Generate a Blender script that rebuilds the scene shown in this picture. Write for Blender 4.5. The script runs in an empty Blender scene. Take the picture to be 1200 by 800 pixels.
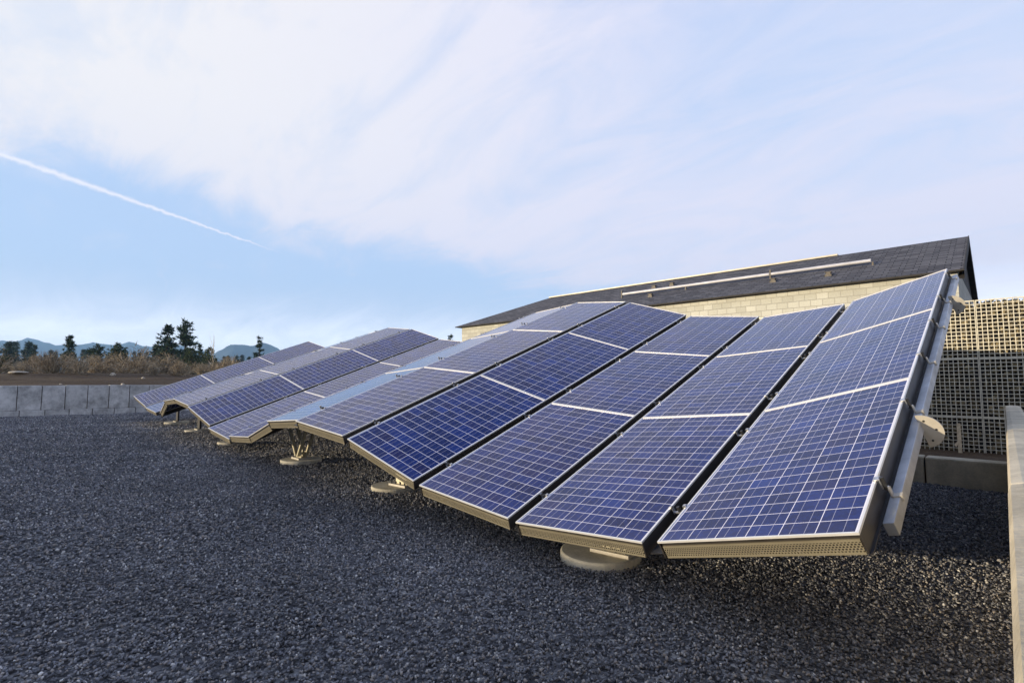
import bpy, bmesh, math, random
import numpy as np
from mathutils import Vector, Matrix

R = math.radians
random.seed(7)
S = bpy.context.scene
COL = S.collection

# ------------------------------------------------------------------ camera
cam_d = bpy.data.cameras.new('camera')
cam = bpy.data.objects.new('camera', cam_d)
COL.objects.link(cam)
cam_d.sensor_width = 36.0
cam_d.lens = 18.0
cam_d.clip_start = 0.02
cam_d.clip_end = 30000
cam.location = (0, 0, 1.22)
cam.rotation_euler = (R(90 + 4.384), 0, R(44.304))
S.camera = cam

# ------------------------------------------------------------------ light
SUN_EL, SUN_AZ = 5.3, 211.0          # compass azimuth with +Y as north
SUN_DIR = Vector((math.sin(R(SUN_AZ)) * math.cos(R(SUN_EL)), math.cos(R(SUN_AZ)) * math.cos(R(SUN_EL)), math.sin(R(SUN_EL))))
sd = bpy.data.lights.new('sun', 'SUN')
sd.energy = 5.0
sd.angle = R(0.5)
sd.color = (1.0, 0.84, 0.58)
sun = bpy.data.objects.new('sun', sd)
COL.objects.link(sun)
sun.rotation_euler = SUN_DIR.to_track_quat('Z', 'Y').to_euler()

S.view_settings.view_transform = 'Standard'
S.view_settings.look = 'None'
S.view_settings.exposure = 1.1
S.view_settings.gamma = 1.0
S.view_settings.use_curve_mapping = False


class NT:
    """small helper to write node trees"""
    def __init__(self, tree):
        self.t = tree
        self.n = tree.nodes
        self.n.clear()

    def new(self, typ, inp=None, **attrs):
        n = self.n.new(typ)
        for k, v in attrs.items():
            setattr(n, k, v)
        for k, v in (inp or {}).items():
            self.set(n, k, v)
        return n

    def set(self, n, k, v):
        s = n.inputs[k]
        if isinstance(v, bpy.types.Node):
            v = v.outputs[0]
        if isinstance(v, bpy.types.NodeSocket):
            self.t.links.new(v, s)
        else:
            if isinstance(v, (tuple, list)) and len(v) == 3 and s.type == 'RGBA':
                v = (*v, 1)
            s.default_value = v

    def math(self, op, a, b=0.0, c=None, clamp=False):
        n = self.new('ShaderNodeMath', {0: a, 1: b}, operation=op, use_clamp=clamp)
        if c is not None:
            self.set(n, 2, c)
        return n

    def ramp(self, fac, stops, interp='LINEAR'):
        n = self.new('ShaderNodeValToRGB', {0: fac})
        cr = n.color_ramp
        cr.interpolation = interp
        while len(cr.elements) < len(stops):
            cr.elements.new(0.5)
        for e, (p, c) in zip(cr.elements, stops):
            e.position = p
            e.color = (c, c, c, 1) if not isinstance(c, (tuple, list)) else (*c[:3], 1)
        return n

    def smooth(self, v, a, b):
        return self.new('ShaderNodeMapRange', {'Value': v, 'From Min': a, 'From Max': b}, interpolation_type='SMOOTHSTEP')

    def mix(self, f, a, b, blend='MIX'):
        n = self.new('ShaderNodeMix', data_type='RGBA', blend_type=blend)
        for idx, v in ((0, f), (6, a), (7, b)):
            self.set(n, idx, v)
        return n.outputs[2]


# ------------------------------------------------------------------ sky
W = bpy.data.worlds.new('World')
S.world = W
W.use_nodes = True
w = NT(W.node_tree)
out = w.new('ShaderNodeOutputWorld')
sky = w.new('ShaderNodeTexSky', sky_type='NISHITA', sun_disc=False)
sky.sun_elevation = R(SUN_EL)
sky.sun_rotation = R(SUN_AZ)
sky.air_density = 1.0
sky.dust_density = 0.6
sky.ozone_density = 1.6
bg_sky = w.new('ShaderNodeBackground', {'Color': sky, 'Strength': 0.15})
tc = w.new('ShaderNodeTexCoord')
sep = w.new('ShaderNodeSeparateXYZ', {0: tc.outputs['Generated']})
az = w.math('MULTIPLY', w.math('ARCTAN2', sep.outputs[0], sep.outputs[1]), 57.29578)
el = w.math('MULTIPLY', w.math('ARCSINE', sep.outputs[2]), 57.29578)
# cloud sheet coordinates: direction projected on a high flat layer
den = w.math('ADD', w.math('MAXIMUM', sep.outputs[2], 0.0), 0.22)
px = w.math('DIVIDE', sep.outputs[0], den)
py = w.math('DIVIDE', sep.outputs[1], den)
pv = w.new('ShaderNodeCombineXYZ', {0: px, 1: py, 2: 0.0})
mp = w.new('ShaderNodeMapping', {'Vector': pv, 'Rotation': (0, 0, R(32)), 'Scale': (0.8, 1.9, 1.0)})
n1 = w.new('ShaderNodeTexNoise', {'Vector': mp, 'Scale': 2.0, 'Detail': 10.0, 'Roughness': 0.66, 'Distortion': 0.8})
mp2 = w.new('ShaderNodeMapping', {'Vector': pv, 'Rotation': (0, 0, R(-20)), 'Scale': (1.0, 1.5, 1.0), 'Location': (3.1, 1.7, 0)})
n2 = w.new('ShaderNodeTexNoise', {'Vector': mp2, 'Scale': 0.55, 'Detail': 5.0, 'Roughness': 0.5})
# the lower border of the cirrus sheet, elevation over azimuth
azf = w.new('ShaderNodeMapRange', {'Value': az, 'From Min': -100.0, 'From Max': 0.0})
edge = w.math('MULTIPLY', w.ramp(azf, [(0.0, 0.50), (0.09, 0.555), (0.15, 0.60), (0.22, 0.59), (0.30, 0.46), (0.42, 0.455), (0.52, 0.41), (0.64, 0.30), (0.78, 0.14), (1.0, 0.02)], 'B_SPLINE'), 30.0)
d_el = w.math('ADD', w.math('SUBTRACT', el, edge), w.math('MULTIPLY', w.math('SUBTRACT', n1, 0.5), 9.0))
sheet = w.smooth(d_el, -1.6, 3.6)
# the sheet thins out high on the right
thin = w.math('MULTIPLY', w.smooth(az, -65.0, 0.0), w.smooth(el, 13.0, 28.0))
thin2 = w.math('MULTIPLY', w.math('SUBTRACT', n2, 0.42), 1.6, clamp=True)
dens = w.math('SUBTRACT', 0.97, w.math('ADD', w.math('MULTIPLY', thin, 0.40), w.math('MULTIPLY', thin2, 0.40)), clamp=True)
dens = w.math('ADD', dens, w.math('MULTIPLY', w.math('SUBTRACT', n1, 0.5), 1.9), clamp=True)
m_sheet = w.math('MULTIPLY', sheet, dens)
# bright bank along the horizon
bank = w.math('SUBTRACT', 1.0, w.smooth(w.math('ADD', el, w.math('MULTIPLY', w.math('SUBTRACT', n1, 0.5), 4.0)), 1.0, 11.0))
m_bank = w.math('MULTIPLY', bank, 0.95)
wisp = w.math('MULTIPLY', w.smooth(n1, 0.52, 0.8), 0.5)
# vapour trail: a straight line across the sky
d1, d2 = Vector((-0.953, -0.003, 0.302)).normalized(), Vector((-0.913, 0.338, 0.227)).normalized()
nrm = d1.cross(d2).normalized()
dt = w.new('ShaderNodeVectorMath', {0: tc.outputs['Generated'], 1: tuple(nrm)}, operation='DOT_PRODUCT')
t_al = w.smooth(az, -68.0, -95.0)
wid = w.math('ADD', 0.0022, w.math('MULTIPLY', t_al, 0.0068))
nz = w.new('ShaderNodeTexNoise', {'Vector': tc.outputs['Generated'], 'Scale': 110.0, 'Detail': 3.0})
dd = w.math('ABSOLUTE', w.math('ADD', dt.outputs['Value'], w.math('MULTIPLY', w.math('SUBTRACT', nz, 0.5), 0.007)))
trail = w.math('SUBTRACT', 1.0, w.new('ShaderNodeMapRange', {'Value': w.math('DIVIDE', dd, wid), 'From Min': -0.1, 'From Max': 1.0}, interpolation_type='SMOOTHSTEP'))
trail = w.math('MULTIPLY', trail, w.math('MULTIPLY', w.smooth(az, -67.5, -73.0), 0.9))
# cirrus cut off overhead, out of view: blue zenith set to tint the shade
m_sheet = w.math('MULTIPLY', m_sheet, w.math('SUBTRACT', 1.0, w.math('MULTIPLY', w.smooth(el, 40.0, 62.0), 0.9)))
cover = w.math('MAXIMUM', w.math('MAXIMUM', m_sheet, m_bank), w.math('MAXIMUM', trail, wisp), clamp=True)
warm = w.math('MULTIPLY', w.smooth(az, -20.0, -90.0), w.smooth(el, 4.0, 28.0))
c_col = w.mix(warm, (0.83, 0.83, 1.0), (0.965, 0.955, 0.99))
c_col = w.mix(m_bank, c_col, (0.97, 0.97, 0.98))
bg_cloud = w.new('ShaderNodeBackground', {'Color': c_col, 'Strength': w.math('ADD', 0.46, w.math('ADD', w.math('MULTIPLY', m_bank, 0.50), w.math('MULTIPLY', trail, 0.07)))})
# thin veil paling the clear sky; out of view overhead, bluer to tint shade
bg_veil = w.new('ShaderNodeBackground', {'Color': w.mix(w.smooth(el, 25.0, 65.0), (0.53, 0.69, 1.0), (0.32, 0.48, 1.0)), 'Strength': 0.49})
veil = w.new('ShaderNodeMixShader', {0: w.math('SUBTRACT', 0.85, w.math('MULTIPLY', w.smooth(el, 30.0, 75.0), 0.40)), 1: bg_sky, 2: bg_veil})
mixw = w.new('ShaderNodeMixShader', {0: cover, 1: veil, 2: bg_cloud})
w.set(out, 0, mixw)


# ------------------------------------------------------------------ materials
def material(name):
    m = bpy.data.materials.new(name)
    m.use_nodes = True
    t = NT(m.node_tree)
    o = t.new('ShaderNodeOutputMaterial')
    b = t.new('ShaderNodeBsdfPrincipled')
    t.set(o, 0, b)
    t.o, t.b = o, b
    return m, t


def simple(name, col, rough=0.6, metal=0.0, var=0.25, scale=8.0, bump=0.0, detail=5.0, island=0.0, spec=0.5):
    """base colour broken up by noise at two scales, so nothing is flat"""
    m, t = material(name)
    c = t.new('ShaderNodeTexCoord')
    n = t.new('ShaderNodeTexNoise', {'Vector': c.outputs['Object'], 'Scale': scale, 'Detail': detail, 'Roughness': 0.65})
    lo = tuple(x * (1 - var) for x in col)
    hi = tuple(min(1, x * (1 + var)) for x in col)
    cc = t.mix(t.smooth(n, 0.3, 0.7), lo, hi)
    if island:
        g = t.new('ShaderNodeNewGeometry')
        f = t.new('ShaderNodeMapRange', {'Value': g.outputs['Random Per Island'], 'To Min': 1 - island, 'To Max': 1 + island})
        cc = t.mix(1.0, cc, f, 'MULTIPLY')
    t.set(t.b, 'Base Color', cc)
    t.set(t.b, 'Roughness', rough)
    t.set(t.b, 'Metallic', metal)
    t.set(t.b, 'Specular IOR Level', spec)
    if bump:
        bn = t.new('ShaderNodeTexNoise', {'Vector': c.outputs['Object'], 'Scale': scale * 6, 'Detail': 4.0})
        t.set(t.b, 'Normal', t.new('ShaderNodeBump', {'Height': bn, 'Strength': bump, 'Distance': 0.02}))
    return m


M = {}
M['frame'] = simple('anodised_frame', (0.74, 0.73, 0.72), 0.38, 0.35, 0.06, 3)
M['dark'] = simple('dark_rail', (0.030, 0.026, 0.024), 0.45, 0.0, 0.3, 4)
M['clamp'] = simple('clamp_steel', (0.55, 0.55, 0.56), 0.35, 0.8, 0.15, 20)
M['black'] = simple('black_bolt', (0.02, 0.02, 0.022), 0.5, 0.0, 0.2, 20)
M['galv'] = simple('galvanised_steel', (0.42, 0.43, 0.45), 0.42, 0.55, 0.22, 5, 0.03)
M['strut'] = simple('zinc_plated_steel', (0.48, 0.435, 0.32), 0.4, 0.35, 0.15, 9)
M['plate'] = simple('pale_plate', (0.42, 0.385, 0.33), 0.55, 0.1, 0.12, 9)


def make_skirt():
    m, t = material('perforated_zinc')
    uv = t.new('ShaderNodeUVMap')
    s = t.new('ShaderNodeSeparateXYZ', {0: uv})
    pit = 0.0105
    row = t.math('FLOOR', t.math('DIVIDE', s.outputs[1], pit))
    off = t.math('MULTIPLY', t.math('MODULO', row, 2.0), 0.5)
    fx = t.math('SUBTRACT', t.math('FRACT', t.math('ADD', t.math('DIVIDE', s.outputs[0], pit * 1.35), off)), 0.5)
    fy = t.math('SUBTRACT', t.math('FRACT', t.math('DIVIDE', s.outputs[1], pit)), 0.5)
    fx = t.math('MULTIPLY', fx, 1.1)
    d = t.math('SQRT', t.math('ADD', t.math('MULTIPLY', fx, fx), t.math('MULTIPLY', fy, fy)))
    hole = t.math('LESS_THAN', d, 0.36)
    rim = t.math('MULTIPLY', hole, t.math('MULTIPLY', t.math('GREATER_THAN', s.outputs[1], 0.012), t.math('LESS_THAN', s.outputs[1], 0.058)))
    c = t.new('ShaderNodeTexCoord')
    n = t.new('ShaderNodeTexNoise', {'Vector': c.outputs['Object'], 'Scale': 6.0, 'Detail': 5.0})
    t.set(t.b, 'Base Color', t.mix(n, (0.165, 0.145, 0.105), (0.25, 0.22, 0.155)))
    t.set(t.b, 'Roughness', 0.5)
    t.set(t.b, 'Metallic', 0.15)
    tr = t.new('ShaderNodeBsdfTransparent')
    t.set(t.o, 0, t.new('ShaderNodeMixShader', {0: rim, 1: t.b, 2: tr}))
    return m


M['skirt'] = make_skirt()


def make_cells():
    """6 x 18 polycrystalline cells; UV runs 0..6 and 0..18 over the cell field"""
    m, t = material('solar_cells')
    uv = t.new('ShaderNodeUVMap')
    s = t.new('ShaderNodeSeparateXYZ', {0: uv})
    u, v = s.outputs[0], s.outputs[1]
    fu = t.math('FRACT', u)
    fv = t.math('FRACT', v)
    cu = t.math('FLOOR', u)
    cv = t.math('FLOOR', v)
    oi = t.new('ShaderNodeObjectInfo')
    cid = t.new('ShaderNodeCombineXYZ', {0: cu, 1: cv, 2: t.math('MULTIPLY', oi.outputs['Random'], 97.0)})
    wn = t.new('ShaderNodeTexWhiteNoise', {'Vector': cid}, noise_dimensions='3D')
    cells_v = t.new('ShaderNodeVectorMath', {0: t.new('ShaderNodeCombineXYZ', {0: u, 1: t.math('MULTIPLY', v, 0.6), 2: t.math('MULTIPLY', oi.outputs['Random'], 50.0)}), 1: (9.0, 9.0, 1.0)}, operation='MULTIPLY')
    vo = t.new('ShaderNodeTexVoronoi', {'Vector': cells_v, 'Scale': 1.0})
    vg = t.new('ShaderNodeSeparateColor', {0: vo.outputs['Color']})
    grain = t.math('ADD', t.math('MULTIPLY', wn.outputs['Value'], 0.6), t.math('MULTIPLY', vg.outputs[0], 0.4))
    blue = t.mix(grain, (0.002, 0.005, 0.050), (0.004, 0.021, 0.160))
    odd = t.math('GREATER_THAN', t.new('ShaderNodeSeparateColor', {0: wn.outputs['Color']}).outputs[1], 0.94)
    blue = t.mix(t.math('MULTIPLY', odd, 0.32), blue, (0.006, 0.035, 0.24))
    odd2 = t.math('GREATER_THAN', t.new('ShaderNodeSeparateColor', {0: wn.outputs['Color']}).outputs[2], 0.88)
    blue = t.mix(t.math('MULTIPLY', odd2, 0.3), blue, (0.020, 0.012, 0.06))

    def line(f, c, hw):
        return t.math('LESS_THAN', t.math('ABSOLUTE', t.math('SUBTRACT', f, c)), hw)
    bus = t.math('MAXIMUM', line(fu, 0.30, 0.0075), line(fu, 0.70, 0.0075))
    # window of the cells in a column / row; what is left over is the white backsheet
    gu = t.math('GREATER_THAN', t.math('ABSOLUTE', t.math('SUBTRACT', fu, 0.5)), 0.4885)
    gv = t.math('GREATER_THAN', t.math('ABSOLUTE', t.math('SUBTRACT', fv, 0.5)), 0.480)
    outu = t.math('MAXIMUM', t.math('LESS_THAN', u, 0.0), t.math('GREATER_THAN', u, 6.0))
    outv = t.math('MAXIMUM', t.math('LESS_THAN', v, 0.0), t.math('GREATER_THAN', v, 18.0))
    gap = t.math('MAXIMUM', t.math('MAXIMUM', gu, gv), t.math('MAXIMUM', outu, outv))
    col = t.mix(t.math('MULTIPLY', bus, 0.8), blue, (0.36, 0.36, 0.48))
    col = t.mix(gap, col, (0.74, 0.72, 0.82))
    film = t.new('ShaderNodeTexNoise', {'Vector': t.new('ShaderNodeTexCoord').outputs['Object'], 'Scale': 1.6, 'Detail': 9.0, 'Roughness': 0.72})
    low = t.math('SUBTRACT', 1.0, t.smooth(v, 0.0, 1.6))
    fl = t.math('ADD', t.math('MULTIPLY', t.smooth(film, 0.5, 0.85), 0.035), t.math('MULTIPLY', low, 0.03))
    col = t.mix(fl, col, (0.30, 0.27, 0.24))
    t.set(t.b, 'Base Color', col)
    dust = t.new('ShaderNodeTexNoise', {'Vector': t.new('ShaderNodeTexCoord').outputs['Object'], 'Scale': 2.5, 'Detail': 5.0, 'Roughness': 0.7})
    t.set(t.b, 'Roughness', 0.45)
    t.set(t.b, 'Specular IOR Level', 0.0)
    t.set(t.b, 'Coat Weight', 1.0)
    t.set(t.b, 'Coat IOR', 1.33)
    t.set(t.b, 'Coat Roughness', t.new('ShaderNodeMapRange', {'Value': dust, 'To Min': 0.02, 'To Max': 0.09}))
    return m


M['cells'] = make_cells()


def make_concrete(name, col, stain=0.5):
    m, t = material(name)
    c = t.new('ShaderNodeTexCoord')
    g = t.new('ShaderNodeNewGeometry')
    oi = t.new('ShaderNodeObjectInfo')
    p = t.new('ShaderNodeVectorMath', {0: g.outputs['Position'], 1: (1, 1, 0.9)}, operation='MULTIPLY')
    n = t.new('ShaderNodeTexNoise', {'Vector': p, 'Scale': 3.2, 'Detail': 8.0, 'Roughness': 0.7})
    n2 = t.new('ShaderNodeTexNoise', {'Vector': g.outputs['Position'], 'Scale': 55.0, 'Detail': 4.0, 'Roughness': 0.7})
    f = t.math('ADD', t.math('MULTIPLY', n, 0.75), t.math('MULTIPLY', n2, 0.25))
    k = t.smooth(f, 0.32, 0.66)
    cc = t.mix(k, tuple(x * (1 - stain) for x in col), tuple(x * 1.22 for x in col))
    tint = t.new('ShaderNodeMapRange', {'Value': oi.outputs['Random'], 'To Min': 0.84, 'To Max': 1.12})
    cc = t.mix(1.0, cc, tint, 'MULTIPLY')
    t.set(t.b, 'Base Color', cc)
    t.set(t.b, 'Roughness', 0.9)
    t.set(t.b, 'Specular IOR Level', 0.2)
    t.set(t.b, 'Normal', t.new('ShaderNodeBump', {'Height': n2, 'Strength': 0.35, 'Distance': 0.01}))
    return m


M['concrete'] = make_concrete('cast_concrete', (0.50, 0.49, 0.475), 0.5)
M['sun_toned_concrete'] = make_concrete('sun_toned_concrete', (0.52, 0.45, 0.33), 0.3)  # tan of the sunlit wall edge is put into the whole base colour
M['pad'] = make_concrete('pad_concrete', (0.50, 0.46, 0.37), 0.35)


def make_gravel_sheet():
    m, t = material('gravel_bed')
    g = t.new('ShaderNodeNewGeometry')
    vo = t.new('ShaderNodeTexVoronoi', {'Vector': g.outputs['Position'], 'Scale': 42.0})
    vo2 = t.new('ShaderNodeTexVoronoi', {'Vector': g.outputs['Position'], 'Scale': 21.0})
    sc = t.new('ShaderNodeSeparateColor', {0: vo.outputs['Color']})
    cc = t.ramp(sc.outputs[0], [(0.0, (0.040, 0.040, 0.044)), (0.6, (0.118, 0.118, 0.127)), (0.9, (0.22, 0.218, 0.222)), (1.0, (0.36, 0.35, 0.34))])
    big = t.new('ShaderNodeTexNoise', {'Vector': g.outputs['Position'], 'Scale': 0.9, 'Detail': 6.0, 'Roughness': 0.6})
    cc = t.mix(1.0, cc.outputs[0], t.new('ShaderNodeMapRange', {'Value': big, 'From Min': 0.3, 'From Max': 0.7, 'To Min': 0.75, 'To Max': 1.25}), 'MULTIPLY')
    t.set(t.b, 'Base Color', cc)
    t.set(t.b, 'Roughness', 1.0)
    t.set(t.b, 'Specular IOR Level', 0.05)
    h = t.math('ADD', t.math('MULTIPLY', vo.outputs['Distance'], -0.7), t.math('MULTIPLY', sc.outputs[1], 0.6))
    h = t.math('ADD', h, t.math('MULTIPLY', vo2.outputs['Distance'], -0.5))
    t.set(t.b, 'Normal', t.new('ShaderNodeBump', {'Height': h, 'Strength': 1.0, 'Distance': 0.03}))
    return m


M['gravel_bed'] = make_gravel_sheet()


def make_stone(name, stops, rough=0.75):
    m, t = material(name)
    g = t.new('ShaderNodeNewGeometry')
    cc = t.ramp(g.outputs['Random Per Island'], stops)
    n = t.new('ShaderNodeTexNoise', {'Vector': g.outputs['Position'], 'Scale': 90.0, 'Detail': 3.0})
    cc = t.mix(1.0, cc.outputs[0], t.new('ShaderNodeMapRange', {'Value': n, 'To Min': 0.65, 'To Max': 1.35}), 'MULTIPLY')
    big = t.new('ShaderNodeTexNoise', {'Vector': g.outputs['Position'], 'Scale': 0.8, 'Detail': 7.0, 'Roughness': 0.65})
    cc = t.mix(1.0, cc, t.new('ShaderNodeMapRange', {'Value': big, 'From Min': 0.3, 'From Max': 0.7, 'To Min': 0.72, 'To Max': 1.28}), 'MULTIPLY')
    t.set(t.b, 'Base Color', cc)
    t.set(t.b, 'Roughness', rough)
    return m


M['stone'] = make_stone('crushed_basalt', [(0.0, (0.044, 0.045, 0.051)), (0.35, (0.130, 0.132, 0.147)), (0.66, (0.240, 0.243, 0.266)), (0.86, (0.27, 0.235, 0.205)), (0.955, (0.38, 0.37, 0.36)), (1.0, (0.66, 0.64, 0.61))])
M['gabion_stone'] = make_stone('gabion_rock', [(0.0, (0.05, 0.04, 0.028)), (0.4, (0.11, 0.09, 0.055)), (0.75, (0.21, 0.165, 0.09)), (1.0, (0.34, 0.27, 0.15))], 0.9)
M['wire'] = simple('gabion_wire', (0.54, 0.50, 0.40), 0.5, 0.35, 0.15, 20)


def make_soil():
    m, t = material('bare_soil')
    g = t.new('ShaderNodeNewGeometry')
    n = t.new('ShaderNodeTexNoise', {'Vector': g.outputs['Position'], 'Scale': 0.35, 'Detail': 9.0, 'Roughness': 0.7})
    n2 = t.new('ShaderNodeTexNoise', {'Vector': g.outputs['Position'], 'Scale': 7.0, 'Detail': 6.0, 'Roughness': 0.7})
    f = t.math('ADD', t.math('MULTIPLY', n, 0.6), t.math('MULTIPLY', n2, 0.4))
    cc = t.ramp(f, [(0.3, (0.045, 0.030, 0.020)), (0.5, (0.095, 0.065, 0.042)), (0.68, (0.17, 0.125, 0.08))])
    t.set(t.b, 'Base Color', cc)
    t.set(t.b, 'Roughness', 1.0)
    t.set(t.b, 'Specular IOR Level', 0.1)
    t.set(t.b, 'Normal', t.new('ShaderNodeBump', {'Height': n2, 'Strength': 0.8, 'Distance': 0.08}))
    return m


M['soil'] = make_soil()


def make_cmu():
    """split faced block wall, running bond, 0.41 x 0.2 m blocks; UV in metres"""
    m, t = material('block_wall')
    uv = t.new('ShaderNodeUVMap')
    br = t.new('ShaderNodeTexBrick', {'Vector': uv, 'Color1': (0.0, 0, 0), 'Color2': (1, 1, 1), 'Mortar': (0.5, 0.5, 0.5), 'Scale': 1.0, 'Mortar Size': 0.008, 'Mortar Smooth': 0.1, 'Bias': 0.0, 'Brick Width': 0.31, 'Row Height': 0.19}, offset=0.5)
    n = t.new('ShaderNodeTexNoise', {'Vector': uv, 'Scale': 26.0, 'Detail': 5.0, 'Roughness': 0.7})
    n1 = t.new('ShaderNodeTexNoise', {'Vector': uv, 'Scale': 1.1, 'Detail': 4.0})
    sp = t.new('ShaderNodeSeparateColor', {0: br.outputs['Color']})
    face = t.ramp(sp.outputs[0], [(0.0, (0.43, 0.42, 0.365)), (0.5, (0.485, 0.475, 0.415)), (1.0, (0.54, 0.53, 0.47))])
    face = t.mix(1.0, face.outputs[0], t.new('ShaderNodeMapRange', {'Value': n, 'To Min': 0.75, 'To Max': 1.22}), 'MULTIPLY')
    face = t.mix(1.0, face, t.new('ShaderNodeMapRange', {'Value': n1, 'To Min': 0.82, 'To Max': 1.15}), 'MULTIPLY')
    col = t.mix(br.outputs['Fac'], face, (0.37, 0.355, 0.31))
    t.set(t.b, 'Base Color', col)
    t.set(t.b, 'Roughness', 0.95)
    t.set(t.b, 'Specular IOR Level', 0.15)
    h = t.math('ADD', t.math('MULTIPLY', br.outputs['Fac'], -1.0), t.math('MULTIPLY', n, 0.6))
    t.set(t.b, 'Normal', t.new('ShaderNodeBump', {'Height': h, 'Strength': 0.7, 'Distance': 0.02}))
    return m


M['cmu'] = make_cmu()


def make_shingle():
    m, t = material('asphalt_shingles')
    uv = t.new('ShaderNodeUVMap')
    br = t.new('ShaderNodeTexBrick', {'Vector': uv, 'Color1': (0, 0, 0), 'Color2': (1, 1, 1), 'Mortar': (0.1, 0.1, 0.1), 'Scale': 1.0, 'Mortar Size': 0.012, 'Mortar Smooth': 0.3, 'Brick Width': 0.33, 'Row Height': 0.145}, offset=0.37)
    sp = t.new('ShaderNodeSeparateColor', {0: br.outputs['Color']})
    n = t.new('ShaderNodeTexNoise', {'Vector': uv, 'Scale': 3.0, 'Detail': 8.0, 'Roughness': 0.75})
    f = t.math('ADD', t.math('MULTIPLY', sp.outputs[0], 0.55), t.math('MULTIPLY', n, 0.45))
    cc = t.ramp(f, [(0.10, (0.050, 0.050, 0.062)), (0.5, (0.090, 0.090, 0.105)), (0.9, (0.15, 0.148, 0.165))])
    col = t.mix(br.outputs['Fac'], cc.outputs[0], (0.018, 0.018, 0.022))
    t.set(t.b, 'Base Color', col)
    t.set(t.b, 'Roughness', 0.9)
    t.set(t.b, 'Specular IOR Level', 0.2)
    h = t.math('ADD', t.math('MULTIPLY', br.outputs['Fac'], -1.0), t.math('MULTIPLY', f, 0.8))
    t.set(t.b, 'Normal', t.new('ShaderNodeBump', {'Height': h, 'Strength': 0.6, 'Distance': 0.02}))
    return m


M['shingle'] = make_shingle()
M['trim'] = simple('roof_trim', (0.46, 0.42, 0.34), 0.5, 0.1, 0.12, 3)
M['pipe'] = simple('roof_pipe', (0.52, 0.51, 0.54), 0.35, 0.2, 0.12, 3)
M['near_black'] = simple('near_black_brown', (0.028, 0.024, 0.022), 0.8, 0, 0.3, 5)
M['vent'] = simple('vent_metal', (0.10, 0.085, 0.07), 0.6, 0.2, 0.3, 8)
M['wood'] = simple('weathered_wood', (0.46, 0.37, 0.25), 0.85, 0, 0.3, 12)
M['rock'] = simple('pale_rock', (0.42, 0.36, 0.28), 0.9, 0, 0.3, 6, 0.3)
M['bark'] = simple('pine_bark', (0.075, 0.052, 0.038), 0.95, 0, 0.4, 10)
M['needles'] = simple('pine_needles', (0.035, 0.058, 0.024), 0.7, 0, 0.45, 1.4, 0, 3, 0.45, 0.25)
M['needles_olive'] = simple('juniper_needles', (0.062, 0.080, 0.026), 0.7, 0, 0.45, 1.4, 0, 3, 0.45, 0.25)
M['twig'] = simple('dry_twigs', (0.29, 0.225, 0.145), 0.9, 0, 0.4, 1.5, 0, 3, 0.4, 0.15)
M['twig_grey'] = simple('grey_twigs', (0.30, 0.25, 0.18), 0.9, 0, 0.4, 1.5, 0, 3, 0.4, 0.15)
M['branch'] = simple('bush_branches', (0.46, 0.38, 0.27), 0.95, 0, 0.3, 8)
M['hill'] = simple('hazed_forest_hills', (0.050, 0.062, 0.070), 1.0, 0, 0.5, 0.004, 0, 8, 0, 0.0)  # pale blue of distant haze put into the forest base colour
M['hill_haze'] = M['hill']


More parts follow.
